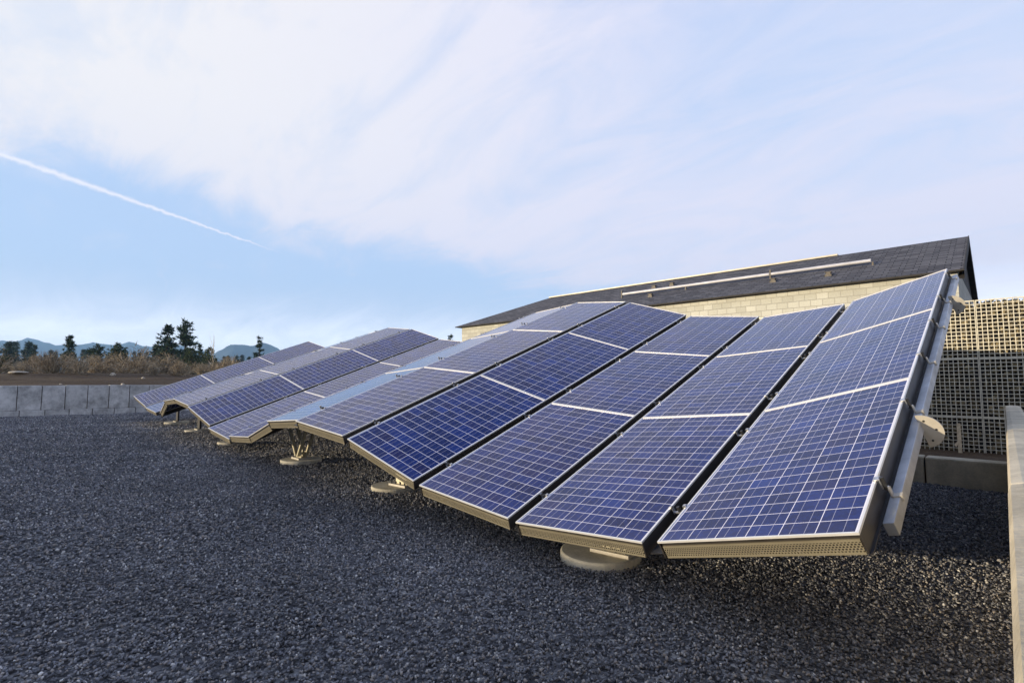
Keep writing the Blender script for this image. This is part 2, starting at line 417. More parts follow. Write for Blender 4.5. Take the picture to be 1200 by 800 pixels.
# ------------------------------------------------------------------ mesh helpers
class MB:
    """collects geometry for ONE mesh"""
    def __init__(self):
        self.v, self.f, self.uv = [], [], []

    def face(self, pts, uvs=None):
        b = len(self.v)
        self.v += [tuple(p) for p in pts]
        self.f.append(tuple(range(b, b + len(pts))))
        self.uv.append(uvs)

    def box(self, lo, hi, mat=None):
        x0, y0, z0 = lo
        x1, y1, z1 = hi
        p = [Vector(q) for q in ((x0, y0, z0), (x1, y0, z0), (x1, y1, z0), (x0, y1, z0), (x0, y0, z1), (x1, y0, z1), (x1, y1, z1), (x0, y1, z1))]
        if mat is not None:
            p = [mat @ q for q in p]
        b = len(self.v)
        self.v += [tuple(q) for q in p]
        for q in ((0, 3, 2, 1), (4, 5, 6, 7), (0, 1, 5, 4), (1, 2, 6, 5), (2, 3, 7, 6), (3, 0, 4, 7)):
            self.f.append(tuple(b + i for i in q))
            self.uv.append(None)

    def tube(self, a, c, r0, r1=None, n=10, cap=True):
        a, c = Vector(a), Vector(c)
        r1 = r0 if r1 is None else r1
        ax = (c - a).normalized()
        s = ax.orthogonal().normalized()
        t = ax.cross(s)
        b = len(self.v)
        for P, r in ((a, r0), (c, r1)):
            for i in range(n):
                an = 2 * math.pi * i / n
                self.v.append(tuple(P + (s * math.cos(an) + t * math.sin(an)) * r))
        for i in range(n):
            j = (i + 1) % n
            self.f.append((b + i, b + j, b + n + j, b + n + i))
            self.uv.append(None)
        if cap:
            self.f.append(tuple(b + i for i in reversed(range(n))))
            self.f.append(tuple(b + n + i for i in range(n)))
            self.uv += [None, None]

    def bar(self, a, c, wd, th, upv=(0, 0, 1)):
        a, c = Vector(a), Vector(c)
        d = c - a
        L = d.length
        y = d.normalized()
        x = y.cross(Vector(upv)).normalized()
        z = x.cross(y)
        m = Matrix((x, y, z)).transposed().to_4x4()
        m.translation = a
        self.box((-wd / 2, 0, -th / 2), (wd / 2, L, th / 2), m)

    def mesh(self, name, mat, smooth=False):
        me = bpy.data.meshes.new(name)
        me.from_pydata(self.v, [], self.f)
        me.materials.append(mat)
        if any(u is not None for u in self.uv):
            ul = me.uv_layers.new(name='UVMap')
            k = 0
            for f, u in zip(self.f, self.uv):
                for i in range(len(f)):
                    ul.data[k].uv = u[i] if u else (0, 0)
                    k += 1
        if smooth:
            me.polygons.foreach_set('use_smooth', [True] * len(me.polygons))
        me.update()
        return me

    def build(self, name, mat, parent=None, smooth=False, bevel=0.0):
        me = self.mesh(name, mat, smooth)
        if bevel:
            bm = bmesh.new()
            bm.from_mesh(me)
            bmesh.ops.bevel(bm, geom=list(bm.edges), offset=bevel, segments=2, affect='EDGES', profile=0.6)
            bm.to_mesh(me)
            bm.free()
        return link(name, me, parent)


def link(name, data, parent=None):
    o = bpy.data.objects.new(name, data)
    COL.objects.link(o)
    if parent:
        o.parent = parent
    return o


def tag(o, label, cat, group=None):
    o['label'] = label
    o['category'] = cat
    if group:
        o['group'] = group
    return o


def empty(name, loc=(0, 0, 0), mw=None):
    o = bpy.data.objects.new(name, None)
    o.empty_display_size = 0.2
    COL.objects.link(o)
    if mw is not None:
        o.matrix_world = mw
    else:
        o.location = loc
    return o


def copy_tree(o, parent=None):
    c = o.copy()
    COL.objects.link(c)
    if parent:
        c.parent = parent
    for ch in list(o.children):
        copy_tree(ch, c)
    return c


def kind(o, k):
    o['kind'] = k
    return o


ORD = ['zeroth', 'first', 'second', 'third', 'fourth', 'fifth', 'sixth', 'seventh', 'eighth', 'ninth', 'tenth', 'eleventh', 'twelfth', 'thirteenth', 'fourteenth', 'fifteenth']


def sstep(t):
    t = np.clip(t, 0, 1)
    return t * t * (3 - 2 * t)


# ------------------------------------------------------------------ terrain
XW, XE, YS, YN = -24.27, 0.03, -6.75, 7.9      # outer limits of the sunken gravel yard


def ground_z(x, y):
    x = np.asarray(x, float)
    y = np.asarray(y, float)
    d = XW - 0.3 - x
    west = 1.03 + 0.50 * sstep(d / 11) + 0.25 * sstep((d - 12) / 25) + 0.05 * np.sin(x * 0.9 + y * 0.4) * sstep(d / 6) + 0.06 * np.sin(y * 0.31) * sstep(d / 9)
    north = 0.30 - 0.29 * sstep((y - YN - 0.3) / 3.0)
    t = sstep((x - XW) / 3.0)
    n = west * (1 - t) + north * t
    east = 0.87 * (1 - sstep((y - 7.6) / 3.2)) + 0.03 * sstep((y - 7.6) / 3.2)
    te = sstep((x - XE) / 0.5)
    n = np.where(x > XE, n * (1 - te) + np.maximum(east, n) * te, n)
    z = np.where(y > YN, n, 1.0)
    z = np.where(y < YS, 1.03, z)
    z = np.where((x > XE) & (y <= YN) & (y >= YS), 0.87, z)
    z = np.where((x < XW) & (y >= YS), west, z)
    yard = (x >= XW) & (x <= XE) & (y >= YS) & (y <= YN)
    return np.where(yard, -0.3, z)


def axis(vals_mid, far):
    a = [-far, -far * 0.5, -far * 0.25, -1200, -600, -300, -160, -100]
    return a + vals_mid + [100, 160, 300, 600, 1200, far * 0.25, far * 0.5, far]


xs = axis(list(np.arange(-70, -26, 1.0)) + [-25.5, -25, -24.7, XW - 0.02, XW + 0.02, -23.5, -22.5, -21.5] + list(np.arange(-20, -0.5, 1.5)) + [-0.5, XE - 0.01, XE + 0.01, 0.2, 0.35, 0.55, 0.8, 1.2, 2, 3, 5, 8, 12, 20, 40], 12000)
ys = axis(list(np.arange(-60, -9, 3.0)) + [-7.6, YS - 0.02, YS + 0.02, -3, -1, 0, 1, 2, 3, 4, 5, 6, 7, 7.5, YN - 0.02, YN + 0.02] + list(np.arange(8.2, 12, 0.4)) + list(np.arange(12, 60, 2.0)), 12000)
GX, GY = np.meshgrid(xs, ys)
GZ = ground_z(GX, GY)
nv = len(xs)
mb = MB()
mb.v = list(zip(GX.ravel().tolist(), GY.ravel().tolist(), GZ.ravel().tolist()))
mb.f = [(j * nv + i, j * nv + i + 1, (j + 1) * nv + i + 1, (j + 1) * nv + i) for j in range(len(ys) - 1) for i in range(nv - 1)]
mb.uv = [None] * len(mb.f)
kind(mb.build('ground', M['soil']), 'structure')

# gravel bed of the yard, gently uneven
rng = np.random.default_rng(3)


def gravel_z(x, y):
    return 0.010 * np.sin(x * 0.8 - y * 0.5 + 1) + 0.014 * np.sin(x * 1.7 + 0.6 * y) * np.sin(y * 1.3 - 0.4 * x) + 0.008 * np.sin(x * 4.1 - y * 3.3) - 0.006


gx = np.linspace(XW + 0.03, XE - 0.05, 150)
gy = np.linspace(YS + 0.05, YN - 0.05, 90)
A, B = np.meshgrid(gx, gy)
mb = MB()
mb.v = list(zip(A.ravel().tolist(), B.ravel().tolist(), gravel_z(A, B).ravel().tolist()))
n_ = len(gx)
mb.f = [(j * n_ + i, j * n_ + i + 1, (j + 1) * n_ + i + 1, (j + 1) * n_ + i) for j in range(len(gy) - 1) for i in range(n_ - 1)]
mb.uv = [None] * len(mb.f)
kind(mb.build('gravel_ground', M['gravel_bed'], smooth=True), 'structure')


def stone_templates(k, pts, seed):
    r = np.random.default_rng(seed)
    res = []
    for _ in range(k):
        bm = bmesh.new()
        for p in r.normal(size=(pts, 3)):
            p = p / np.linalg.norm(p) * r.uniform(0.75, 1.0)
            bm.verts.new(p * (1.0, 0.8, 0.62))
        g = bmesh.ops.convex_hull(bm, input=bm.verts)
        bmesh.ops.delete(bm, geom=[e for e in g['geom_interior'] if isinstance(e, bmesh.types.BMVert)], context='VERTS')
        bmesh.ops.triangulate(bm, faces=bm.faces)
        bm.verts.index_update()
        res.append((np.array([v.co[:] for v in bm.verts]), np.array([[v.index for v in f.verts] for f in bm.faces])))
        bm.free()
    return res


def stones_mesh(name, mat, pos, size, seed, k=24, pts=9):
    """many separate angular stones written straight into one mesh"""
    r = np.random.default_rng(seed)
    T = stone_templates(k, pts, seed)
    which = r.integers(0, k, len(pos))
    VV, FF, base = [], [], 0
    for i, (tv, tf) in enumerate(T):
        idx = np.nonzero(which == i)[0]
        if not len(idx):
            continue
        q = r.normal(size=(len(idx), 4))
        q /= np.linalg.norm(q, axis=1)[:, None]
        a, b, c, d = q.T
        Rm = np.stack([1 - 2 * (c * c + d * d), 2 * (b * c - a * d), 2 * (b * d + a * c), 2 * (b * c + a * d), 1 - 2 * (b * b + d * d), 2 * (c * d - a * b), 2 * (b * d - a * c), 2 * (c * d + a * b), 1 - 2 * (b * b + c * c)], axis=1).reshape(-1, 3, 3)
        v = np.einsum('nij,kj->nki', Rm, tv) * size[idx][:, None, None] + pos[idx][:, None, :]
        VV.append(v.reshape(-1, 3))
        FF.append((tf[None] + (np.arange(len(idx)) * len(tv))[:, None, None]).reshape(-1, 3) + base)
        base += len(idx) * len(tv)
    V = np.concatenate(VV).astype(np.float32)
    F = np.concatenate(FF).astype(np.int32)
    me = bpy.data.meshes.new(name)
    me.vertices.add(len(V))
    me.vertices.foreach_set('co', V.ravel())
    me.loops.add(len(F) * 3)
    me.loops.foreach_set('vertex_index', F.ravel())
    me.polygons.add(len(F))
    me.polygons.foreach_set('loop_start', np.arange(len(F), dtype=np.int32) * 3)
    me.update(calc_edges=True)
    me.materials.append(mat)
    return me


def scatter_stones():
    P, Z = [], []
    for r0, r1, dens, s0, s1 in ((0.9, 4.6, 3600, 0.0065, 0.0165), (4.6, 8.5, 1700, 0.009, 0.021), (8.5, 14.0, 560, 0.014, 0.027), (14.0, 25.5, 330, 0.018, 0.034)):
        n = int(0.5 * (r1 * r1 - r0 * r0) * R(112) * dens)
        rr = np.sqrt(rng.uniform(r0 * r0, r1 * r1, n))
        a = rng.uniform(R(-104), R(8), n)
        x, y = np.sin(a) * rr, np.cos(a) * rr
        ok = (x > XW + 0.1) & (x < -0.045) & (y > YS + 0.1) & (y < 7.83)
        x, y = x[ok], y[ok]
        s = s0 + (s1 - s0) * rng.beta(2, 3, len(x))
        P.append(np.stack([x, y, gravel_z(x, y) + s * 0.25 + rng.uniform(0, 0.012, len(x))], 1))
        Z.append(s)
    return np.concatenate(P), np.concatenate(Z)


sp_, sz_ = scatter_stones()
kind(link('gravel', stones_mesh('gravel', M['stone'], sp_, sz_, 11, 30, 9)), 'stuff')


# ------------------------------------------------------------------ retaining walls
def block_row(mb_fn, start, end, pitch):
    k = start
    while k < end:
        mb_fn(k, min(k + pitch, end))
        k += pitch


def wall(origin, ang, spans, label, mat='concrete', bev=0.018, jag=0.005):
    """spans: list of (part name, start, stop, pitch, offset, z0, z1, face, thick). Local x runs along the wall, +y is its back."""
    root = empty('retaining_wall', mw=Matrix.Translation(origin) @ Matrix.Rotation(ang, 4, 'Z'))
    tag(root, label, 'retaining wall')
    for nm, s0, s1, pitch, off, z0, z1, face, thick in spans:
        back = MB()
        back.box((s0 + 0.02, face + 0.05, z0 - 0.1), (s1 - 0.02, face + thick - 0.03, z1 - 0.04))
        back.build('joint_fill', M['near_black'], root)
        k = s0 + off
        while k < s1 - 0.15:
            e = min(k + pitch, s1)
            b = MB()
            jx = random.uniform(-0.004, 0.004)
            b.box((k + 0.009, face + jx, z0), (e - 0.009, face + thick + jx, z1 + random.uniform(-jag, jag)))
            b.build(nm, M[mat], root, bevel=bev)
            k = e
    return root


# west wall: face at x=-24.24, seen from the east
wall((-24.24, 0, 0), R(90), [('wall_block', -1.71, 8.6, 0.62, 0.0, 0.205, 1.057, 0.0, 0.42), ('base_block', -1.73, 8.6, 0.645, 0.0, -0.12, 0.20, -0.05, 0.45)],
     'long grey concrete block retaining wall at the far left edge of the gravel')
# low north wall behind the near end of the array
wall((0, 7.863, 0), 0.0, [('wall_block', -8.25, -0.06, 1.24, 0.0, -0.1, 0.315, 0.0, 0.25)],
     'low concrete wall along the back of the gravel below the gabion wall', 'sun_toned_concrete')
# east wall next to the camera
wall((-0.005, -0.0, 0), R(-89.47), [('wall_block', -8.2, 5.8, 6.22, 0.0, 0.0, 0.945, 0.0, 0.13)],
     'concrete retaining wall in the right foreground with tan sunlit edge', 'sun_toned_concrete', 0.03)
# unseen south wall, placed and given uneven tops to shade the gravel
wall((0, -6.71, 0), R(180), [('wall_block', 0.2, 24.0, 2.44, 0.0, -0.1, 1.06, 0.0, 0.40)],
     'unseen concrete wall set behind the camera to shade the gravel yard', jag=0.045)

# ------------------------------------------------------------------ the solar array
UP = Vector((0.0, 0.9391, 0.3436)).normalized()      # up the slope of every strip
PH = 1.828                                          # length of one panel
# left and right lower corner of every strip, right to left
STRIPS = [((-1.419, 2.572, .357), (-0.476, 2.478, .614)),
          ((-2.517, 2.612, .247), (-1.518, 2.581, .332)),
          ((-3.595, 2.573, .354), (-2.585, 2.606, .262)),
          ((-4.615, 2.459, .666), (-3.667, 2.564, .380)),
          ((-5.708, 2.417, .780), (-4.701, 2.450, .690)),
          ((-6.863, 2.543, .708), (-5.830, 2.516, .781)),
          ((-7.973, 2.696, .417), (-6.985, 2.606, .665)),
          ((-9.043, 2.766, .338), (-8.060, 2.742, .403)),
          ((-10.329, 2.815, .382), (-9.340, 2.859, .261)),
          ((-11.503, 2.767, .721), (-10.480, 2.877, .42)),
          ((-12.690, 2.780, .844), (-11.690, 2.819, .737)),
          ((-13.939, 2.863, .763), (-12.900, 2.838, .83)),
          ((-15.080, 3.033, .425), (-14.100, 2.921, .731)),
          ((-16.990, 3.068, .504), (-15.900, 3.104, .407)),
          ((-18.453, 3.038, .779), (-17.330, 3.135, .514))]
ROWS = ['lowest', 'middle', 'topmost']


def strip_name(i):
    if i == 0:
        return 'rightmost strip'
    if i == 14:
        return 'leftmost strip'
    return ORD[i + 1] + ' strip from the right'


strip_m = []
for i, (Lp, Rp) in enumerate(STRIPS):
    Lp, Rp = Vector(Lp), Vector(Rp)
    X = Rp - Lp
    X -= UP * X.dot(UP)
    wdt = X.length
    X.normalize()
    Z = X.cross(UP)
    m = Matrix((X, UP, Z)).transposed().to_4x4()
    m.translation = (Lp + Rp) / 2 - X * wdt / 2
    strip_m.append((m, wdt))

    # one panel: aluminium frame and the sheet of cells behind glass
    fr = MB()
    lip, dep = 0.009, 0.011
    for lo, hi in (((0, 0, -dep), (lip, PH, 0)), ((wdt - lip, 0, -dep), (wdt, PH, 0)), ((lip, 0, -dep), (wdt - lip, lip, 0)), ((lip, PH - lip, -dep), (wdt - lip, PH, 0))):
        fr.box(lo, hi)
    fme = fr.mesh('frame', M['frame'])
    gl = MB()
    mg = 0.008
    mv = 0.004
    cw, ch = (wdt - 2 * lip - 2 * mg) / 6, (PH - 2 * lip - 2 * mv) / 18
    a, b = mg / cw, mv / ch
    gl.face([(lip, lip, -0.006), (wdt - lip, lip, -0.006), (wdt - lip, PH - lip, -0.006), (lip, PH - lip, -0.006)], [(-a, -b), (6 + a, -b), (6 + a, 18 + b), (-a, 18 + b)])
    gme = gl.mesh('cell_sheet', M['cells'])
    for r in range(3):
        t = empty('solar_panel', mw=m @ Matrix.Translation((0, r * (PH + 0.008), 0)))
        tag(t, f'{ROWS[r]} of the three blue solar panels in the {strip_name(i)}', 'solar panel', 'solar panels of the wave shaped array')
        link('frame', fme, t)
        link('cell_sheet', gme, t)

    # the rack under the strip
    rk = empty('mounting_rack', mw=m)
    tag(rk, f'metal rack with end fascia under the {strip_name(i)} of panels', 'rack', 'racks carrying the panel strips')
    LL = 3 * PH + 0.016
    for x0, x1 in ((0.0, 0.006), (wdt - 0.006, wdt)):
        c = MB()
        c.box((x0, 0.004, -0.098), (x1, LL - 0.004, -0.0115))
        if i == 0 and x0 > 0:
            c.box((wdt, 0.004, -0.102), (wdt + 0.012, LL - 0.004, -0.0985))
        c.build('side_channel', M['dark'], rk)
    sk = MB()
    y, z0, z1 = 0.010, -0.104, -0.036
    sk.face([(0.012, y, z0), (wdt - 0.012, y, z0), (wdt - 0.012, y, z1), (0.012, y, z1)], [(0, 0), (wdt, 0), (wdt, 0.068), (0, 0.068)])
    for zz, s in ((z0, 0), (z1, 0)):
        sk.face([(0.012, y, zz), (wdt - 0.012, y, zz), (wdt - 0.012, y + 0.03, zz), (0.012, y + 0.03, zz)], [(0, 0)] * 4)
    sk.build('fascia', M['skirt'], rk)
    ba = MB()
    ba.box((0.0065, 0.045, -0.100), (wdt - 0.0065, 0.052, -0.0115))
    ba.box((0.0065, 0.016, -0.034), (wdt - 0.0065, 0.0445, -0.0115))
    ba.build('shade_plate', M['dark'], rk)  # dark plates standing in for the shadow gap above and behind the fascia
    for yy in (0.85, 2.75, 4.65):
        bm_ = MB()
        bm_.box((-0.045, yy - 0.03, -0.160), (wdt + 0.045, yy + 0.03, -0.106))
        bm_.build('cross_beam', M['galv'], rk)
    # clamps in the slot to the left of the strip
    if i < 14:
        Ln = Vector(STRIPS[i + 1][1])
        gap = max(0.05, min(0.13, (Vector(STRIPS[i][0]) - Ln).length))
        gs = MB()
        gs.box((-gap + 0.004, 0.02, -0.085), (-0.003, LL - 0.02, -0.080))
        gs.build('gasket', M['black'], rk)
        for r in range(3):
            for fy in (0.20, 0.80):
                yy = r * (PH + 0.008) + fy * PH
                c = MB()
                c.box((-gap - 0.006, yy - 0.010, 0.0015), (-gap + 0.014, yy + 0.012, 0.010))
                c.box((-0.014, yy - 0.010, 0.0015), (0.006, yy + 0.012, 0.010))
                c.box((-gap + 0.014, yy - 0.008, -0.034), (-0.014, yy + 0.010, -0.026))
                c.box((-gap + 0.010, yy - 0.010, -0.034), (-gap + 0.014, yy + 0.012, 0.010))
                c.box((-0.014, yy - 0.010, -0.034), (-0.010, yy + 0.012, 0.010))
                cl = c.build('clamp', M['clamp'], rk)
                k = MB()
                k.tube((-gap / 2, yy, -0.026), (-gap / 2, yy, 0.004), 0.011, n=8)
                k.build('bolt', M['black'], cl)

# galvanised beam along the right edge with its clamps and round plates
m0, w0 = strip_m[0]
eb = empty('edge_beam', mw=m0 @ Matrix.Translation((w0, 0, 0)))
tag(eb, 'galvanised square beam running up the right edge of the array', 'beam')
b = MB()
b.box((0.019, 0.215, -0.148), (0.063, 5.46, -0.088))
b.build('box_section', M['galv'], eb, bevel=0.004)
for yy in (0.44, 1.42, 2.32, 3.24, 4.12, 5.22):
    c = MB()
    c.box((-0.010, yy - 0.016, 0.0015), (0.012, yy + 0.016, 0.008))
    c.box((0.012, yy - 0.016, -0.040), (0.017, yy + 0.016, 0.008))
    c.box((0.017, yy - 0.006, -0.045), (0.036, yy + 0.006, -0.036))
    cl = c.build('clamp', M['clamp'], eb)
    k = MB()
    k.tube((0.022, yy, -0.050), (0.022, yy, 0.010), 0.010, n=8)
    k.build('bolt', M['black'], cl)
    k = MB()
    k.box((0.030, yy - 0.012, -0.0875), (0.072, yy + 0.020, -0.081))
    k.box((0.0635, yy - 0.012, -0.108), (0.072, yy + 0.020, -0.0875))
    k.box((0.030, yy - 0.012, -0.0875), (0.036, yy + 0.020, -0.045))
    k.build('strap', M['plate'], eb)
for yy in (1.28, 4.22):
    pl = MB()
    n = 28
    rr = 0.098
    ring = [(0.052 + rr * math.sin(math.pi * j / n), rr * math.cos(math.pi * j / n)) for j in range(n + 1)]
    cz = -0.150
    top = [(x, yy, cz + z) for x, z in ring]
    bot = [(x, yy + 0.008, cz + z) for x, z in ring]
    pl.face(top)
    pl.face(list(reversed(bot)))
    for j in range(n + 1):
        q = (j + 1) % (n + 1)
        pl.face([top[q], top[j], bot[j], bot[q]])
    po = pl.build('round_plate', M['plate'], eb)
    hb = MB()
    for an in (25, 90, 155):
        x, z = 0.052 + 0.066 * math.sin(R(an)), cz + 0.066 * math.cos(R(an))
        hb.tube((x, yy - 0.0025, z), (x, yy + 0.001, z), 0.006, n=10)
    hb.build('bolt_holes', M['black'], po)


def under(x, y):
    """height of the cross beams' underside above (x, y)"""
    best = None
    for m, wd in strip_m:
        im = m.inverted()
        lo, hi = 0.0, 4.0
        o = im @ Vector((x, y, 0))
        d = im.to_3x3() @ Vector((0, 0, 1))
        t = (-0.160 - o.z) / d.z
        lx = o.x + d.x * t
        dist = max(-lx, lx - wd, 0)
        if best is None or dist < best[0]:
            best = (dist, t)
    return best[1]


# footings: concrete disc, base plate, bracket and struts
def disc(rad, h):
    d = MB()
    n = 56
    ph = random.uniform(0, 6)
    rr = [rad * (1 + 0.008 * math.sin(3 * 2 * math.pi * k / n + ph)) for k in range(n)]
    rings = []
    for f, z in ((1.0, -0.05), (1.0, h - 0.014), (0.985, h - 0.004), (0.96, h)):
        rings.append([(rr[k] * f * math.cos(2 * math.pi * k / n), rr[k] * f * math.sin(2 * math.pi * k / n), z) for k in range(n)])
    for a_, b_ in zip(rings, rings[1:]):
        for k in range(n):
            q = (k + 1) % n
            d.face([a_[k], a_[q], b_[q], b_[k]])
    d.face(rings[-1])
    return d


def plate_support(x, y, rad, label, yaw=0.0, mat='strut'):
    t = empty('panel_footing', mw=Matrix.Translation((x, y, 0)) @ Matrix.Rotation(yaw, 4, 'Z'))
    tag(t, label, 'footing', 'round concrete footings under the array')
    disc(rad, 0.06).build('concrete_disc', M['pad'], t)
    b = MB()
    b.box((-0.04, -0.075, 0.06), (0.24, 0.075, 0.083))
    bp = b.build('base_plate', M['plate'], t, bevel=0.004)
    k = MB()
    for bx in (-0.01, 0.065, 0.14, 0.215):
        k.tube((bx, -0.055, 0.083), (bx, -0.055, 0.11), 0.009, n=8)
    k.build('anchor_bolts', M['black'], bp)
    top = under(x + 0.12, y) - 0.002
    g = MB()
    for yy in (-0.02, 0.014):
        g.box((0.02, yy, 0.083), (0.20, yy + 0.006, max(0.12, top)))
    g.box((0.06, -0.014, 0.083), (0.18, 0.014, max(0.12, top)))
    g.build('bracket', M[mat], t)
    return t


def strut_support(x, y, rad, label):
    t = empty('panel_footing', (x, y, 0))
    tag(t, label, 'footing', 'round concrete footings under the array')
    disc(rad, 0.06).build('concrete_disc', M['pad'], t)
    b = MB()
    b.box((-0.13, -0.10, 0.06), (0.13, 0.10, 0.085))
    b.build('base_plate', M['plate'], t, bevel=0.004)
    g = MB()
    for s in (-0.045, 0.035):
        g.box((-0.09, s, 0.085), (0.09, s + 0.010, 0.17))
    g.tube((-0.05, -0.07, 0.14), (-0.05, 0.07, 0.14), 0.011, n=8)
    g.tube((0.05, -0.07, 0.14), (0.05, 0.07, 0.14), 0.011, n=8)
    g.build('bracket', M['strut'], t)
    for dx, mt in ((-0.30, 'strut'), (0.36, 'strut')):
        top = under(x + dx, y)
        s = MB()
        for off in (-0.062, 0.062):
            s.bar((0.03 * (1 if dx > 0 else -1), off, 0.11), (dx, off, top), 0.045, 0.03)
        s.build('strut', M[mt], t)
    return t


plate_support(-2.10, 3.02, 0.275, 'round concrete footing under the second strip, nearest the camera', 0.15)
plate_support(-5.02, 3.28, 0.27, 'round concrete footing with bolted bracket under the dark blue strip', 0.1)
strut_support(-7.68, 3.36, 0.29, 'round concrete footing with two brass coloured struts under the crest')
plate_support(-10.85, 3.40, 0.27, 'small round concrete footing under the valley of the far waves', 0.0, 'dark')
plate_support(-14.0, 3.60, 0.27, 'round concrete footing with bracket under the far crest', 0.0, 'dark')
plate_support(-17.1, 3.85, 0.30, 'pale round footing standing in the open arch of the leftmost wave', 0.0, 'dark')
for k, x in enumerate((-2.0, -5.0, -7.7, -10.9, -14.0, -17.0)):
    t = empty('panel_footing', (x, 7.15, 0))
    tag(t, f'tall post on a footing under the back of the array, {ORD[k + 1]} from the right', 'footing', 'back posts under the array')
    disc(0.26, 0.06).build('concrete_disc', M['pad'], t)
    p = MB()
    p.bar((0, 0, 0.06), (0, 0, under(x, 7.15)), 0.07, 0.07, (0, 1, 0))
    p.build('post', M['galv'], t)

# ------------------------------------------------------------------ gabion wall
GY0 = 11.8
for tier in range(3):
    z0 = -0.40 + tier * 1.0 + (0.0 if tier else 0.0)
    joints = [-4.35, -2.38, -0.40, 1.58, 3.56, 5.54]
    for j in range(5):
        x0, x1 = joints[j], joints[j + 1]
        t = empty('gabion_basket', (x0, GY0, z0))
        tnm = ['bottom', 'middle', 'top'][tier]
        tag(t, f'rock filled wire gabion basket, {tnm} tier, {ORD[5 - j]} from the right end', 'gabion', 'stacked gabion baskets')
        L = x1 - x0
        wr = MB()
        nx, nz = int(round(L / 0.066)), 15
        h = 0.0056
        for a in range(nx + 1):
            hh = h * (1.7 if a in (0, nx) else 1)
            X_ = 0.006 + (L - 0.012) * a / nx
            wr.box((X_ - hh, -hh, 0.006), (X_ + hh, hh, 0.994))
        for a in range(nz + 1):
            hh = h * (1.7 if a in (0, nz) else 1)
            Z_ = 0.010 + 0.980 * a / nz
            wr.box((0.004, -hh - 0.0055, Z_ - hh), (L - 0.004, hh - 0.0055, Z_ + hh))
        if tier == 2:
            for a in range(nx + 1):
                X_ = 0.006 + (L - 0.012) * a / nx
                wr.box((X_ - h, 0.01, 0.99), (X_ + h, 0.9, 0.998))
        wr.build('wire_cage', M['wire'], t)
        r_ = np.random.default_rng(40 + tier * 7 + j)
        n = 700
        pos = np.stack([r_.uniform(0.05, L - 0.05, n), 0.092 + r_.uniform(0, 0.20, n), r_.uniform(0.03, 0.97, n)], 1)
        if tier == 2:
            tp = np.stack([r_.uniform(0.05, L - 0.05, 220), r_.uniform(0.1, 0.9, 220), np.full(220, 0.91)], 1)
            pos = np.concatenate([pos, tp])
        link('rock_fill', stones_mesh('rock_fill', M['gabion_stone'], pos, r_.uniform(0.045, 0.085, len(pos)), 60 + tier * 7 + j, 14, 12), t)
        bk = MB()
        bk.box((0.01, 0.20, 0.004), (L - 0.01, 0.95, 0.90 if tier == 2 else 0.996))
        bk.build('fill_core', M['near_black'], t)

st = MB()
st.bar((-0.70, 11.55, -0.1), (-0.705, 11.56, 0.50), 0.05, 0.045, (0, 1, 0))
st.bar((-0.76, 11.53, 0.12), (-0.69, 11.54, 0.24), 0.035, 0.03, (0, 1, 0))
tag(st.build('wooden_stake', M['wood']), 'pale weathered wooden stake standing against the foot of the gabion wall', 'stake')

# ------------------------------------------------------------------ building
bd = empty('block_building', (0, 17, 0))
tag(bd, 'long tan block building with dark shingle roof behind the solar array', 'building')
XL, XR = -20.2, -0.86
YF, YB, YR = 17.0, 23.9, 20.45
ZE = 3.98
SL = (5.56 - 3.98) / (20.45 - 16.75)
mb = MB()
o = Vector((0, 17, 0))


def bface(pts, axis_):
    P = [Vector(p) - o for p in pts]
    mb.face(P, [((p[0] if axis_ == 'x' else p[1]), p[2]) for p in pts])


bface([(XL, YF, -0.3), (XR, YF, -0.3), (XR, YF, ZE + 0.05), (XL, YF, ZE + 0.05)], 'x')
bface([(XR, YB, -0.3), (XL, YB, -0.3), (XL, YB, ZE + 0.05), (XR, YB, ZE + 0.05)], 'x')
bface([(XL, YB, -0.3), (XL, YF, -0.3), (XL, YF, ZE + 0.05), (XL, YB, ZE + 0.05)], 'y')
bface([(XR, YF, -0.3), (XR, YB, -0.3), (XR, YB, ZE + 0.05), (XR, YF, ZE + 0.05)], 'y')
mb.build('wall', M['cmu'], bd)
mb = MB()
bface([(XR, YF, ZE + 0.05), (XR, YB, ZE + 0.05), (XR, YR, ZE + SL * (YR - YF) + 0.0)], 'y')
mb.build('gable_end', M['near_black'], bd)  # east end lies in shade; that near-black is put into its colour
# roof: right end gable, left end hipped; a solid slab 0.12 thick
RX, RY0, RY1 = -0.72, 16.75, 24.15
ZR = ZE + SL * (YR - RY0)
HX = -17.15
LX = XL - 0.25
th = 0.035
front = [(LX, RY0, ZE), (RX, RY0, ZE), (RX, YR, ZR), (HX, YR, ZR)]
backp = [(RX, RY1, ZE), (LX, RY1, ZE), (HX, YR, ZR), (RX, YR, ZR)]
hip = [(LX, RY1, ZE), (LX, RY0, ZE), (HX, YR, ZR)]
k = math.sqrt(1 + SL * SL)
mb = MB()
mb.face([Vector(p) - o for p in front], [(p[0], (p[1] - RY0) * k) for p in front])
mb.face([Vector(p) - o for p in backp], [(p[0], (RY1 - p[1]) * k) for p in backp])
mb.face([Vector(p) - o for p in hip], [(p[1], (p[0] - LX) * 1.12) for p in hip])
rf = mb.build('roof', M['shingle'], bd)
ea = MB()
ea.face([Vector(p) - o for p in ((LX, RY0, ZE - th), (RX, RY0, ZE - th), (RX, RY0, ZE - 0.001), (LX, RY0, ZE - 0.001))])
ea.face([Vector(p) - o for p in ((LX, RY0, ZE - th), (LX, YF + 0.01, ZE - th), (RX, YF + 0.01, ZE - th), (RX, RY0, ZE - th))])
ea.face([Vector(p) - o for p in ((LX, RY1, ZE - th), (LX, RY0, ZE - th), (LX, RY0, ZE - 0.001), (LX, RY1, ZE - 0.001))])
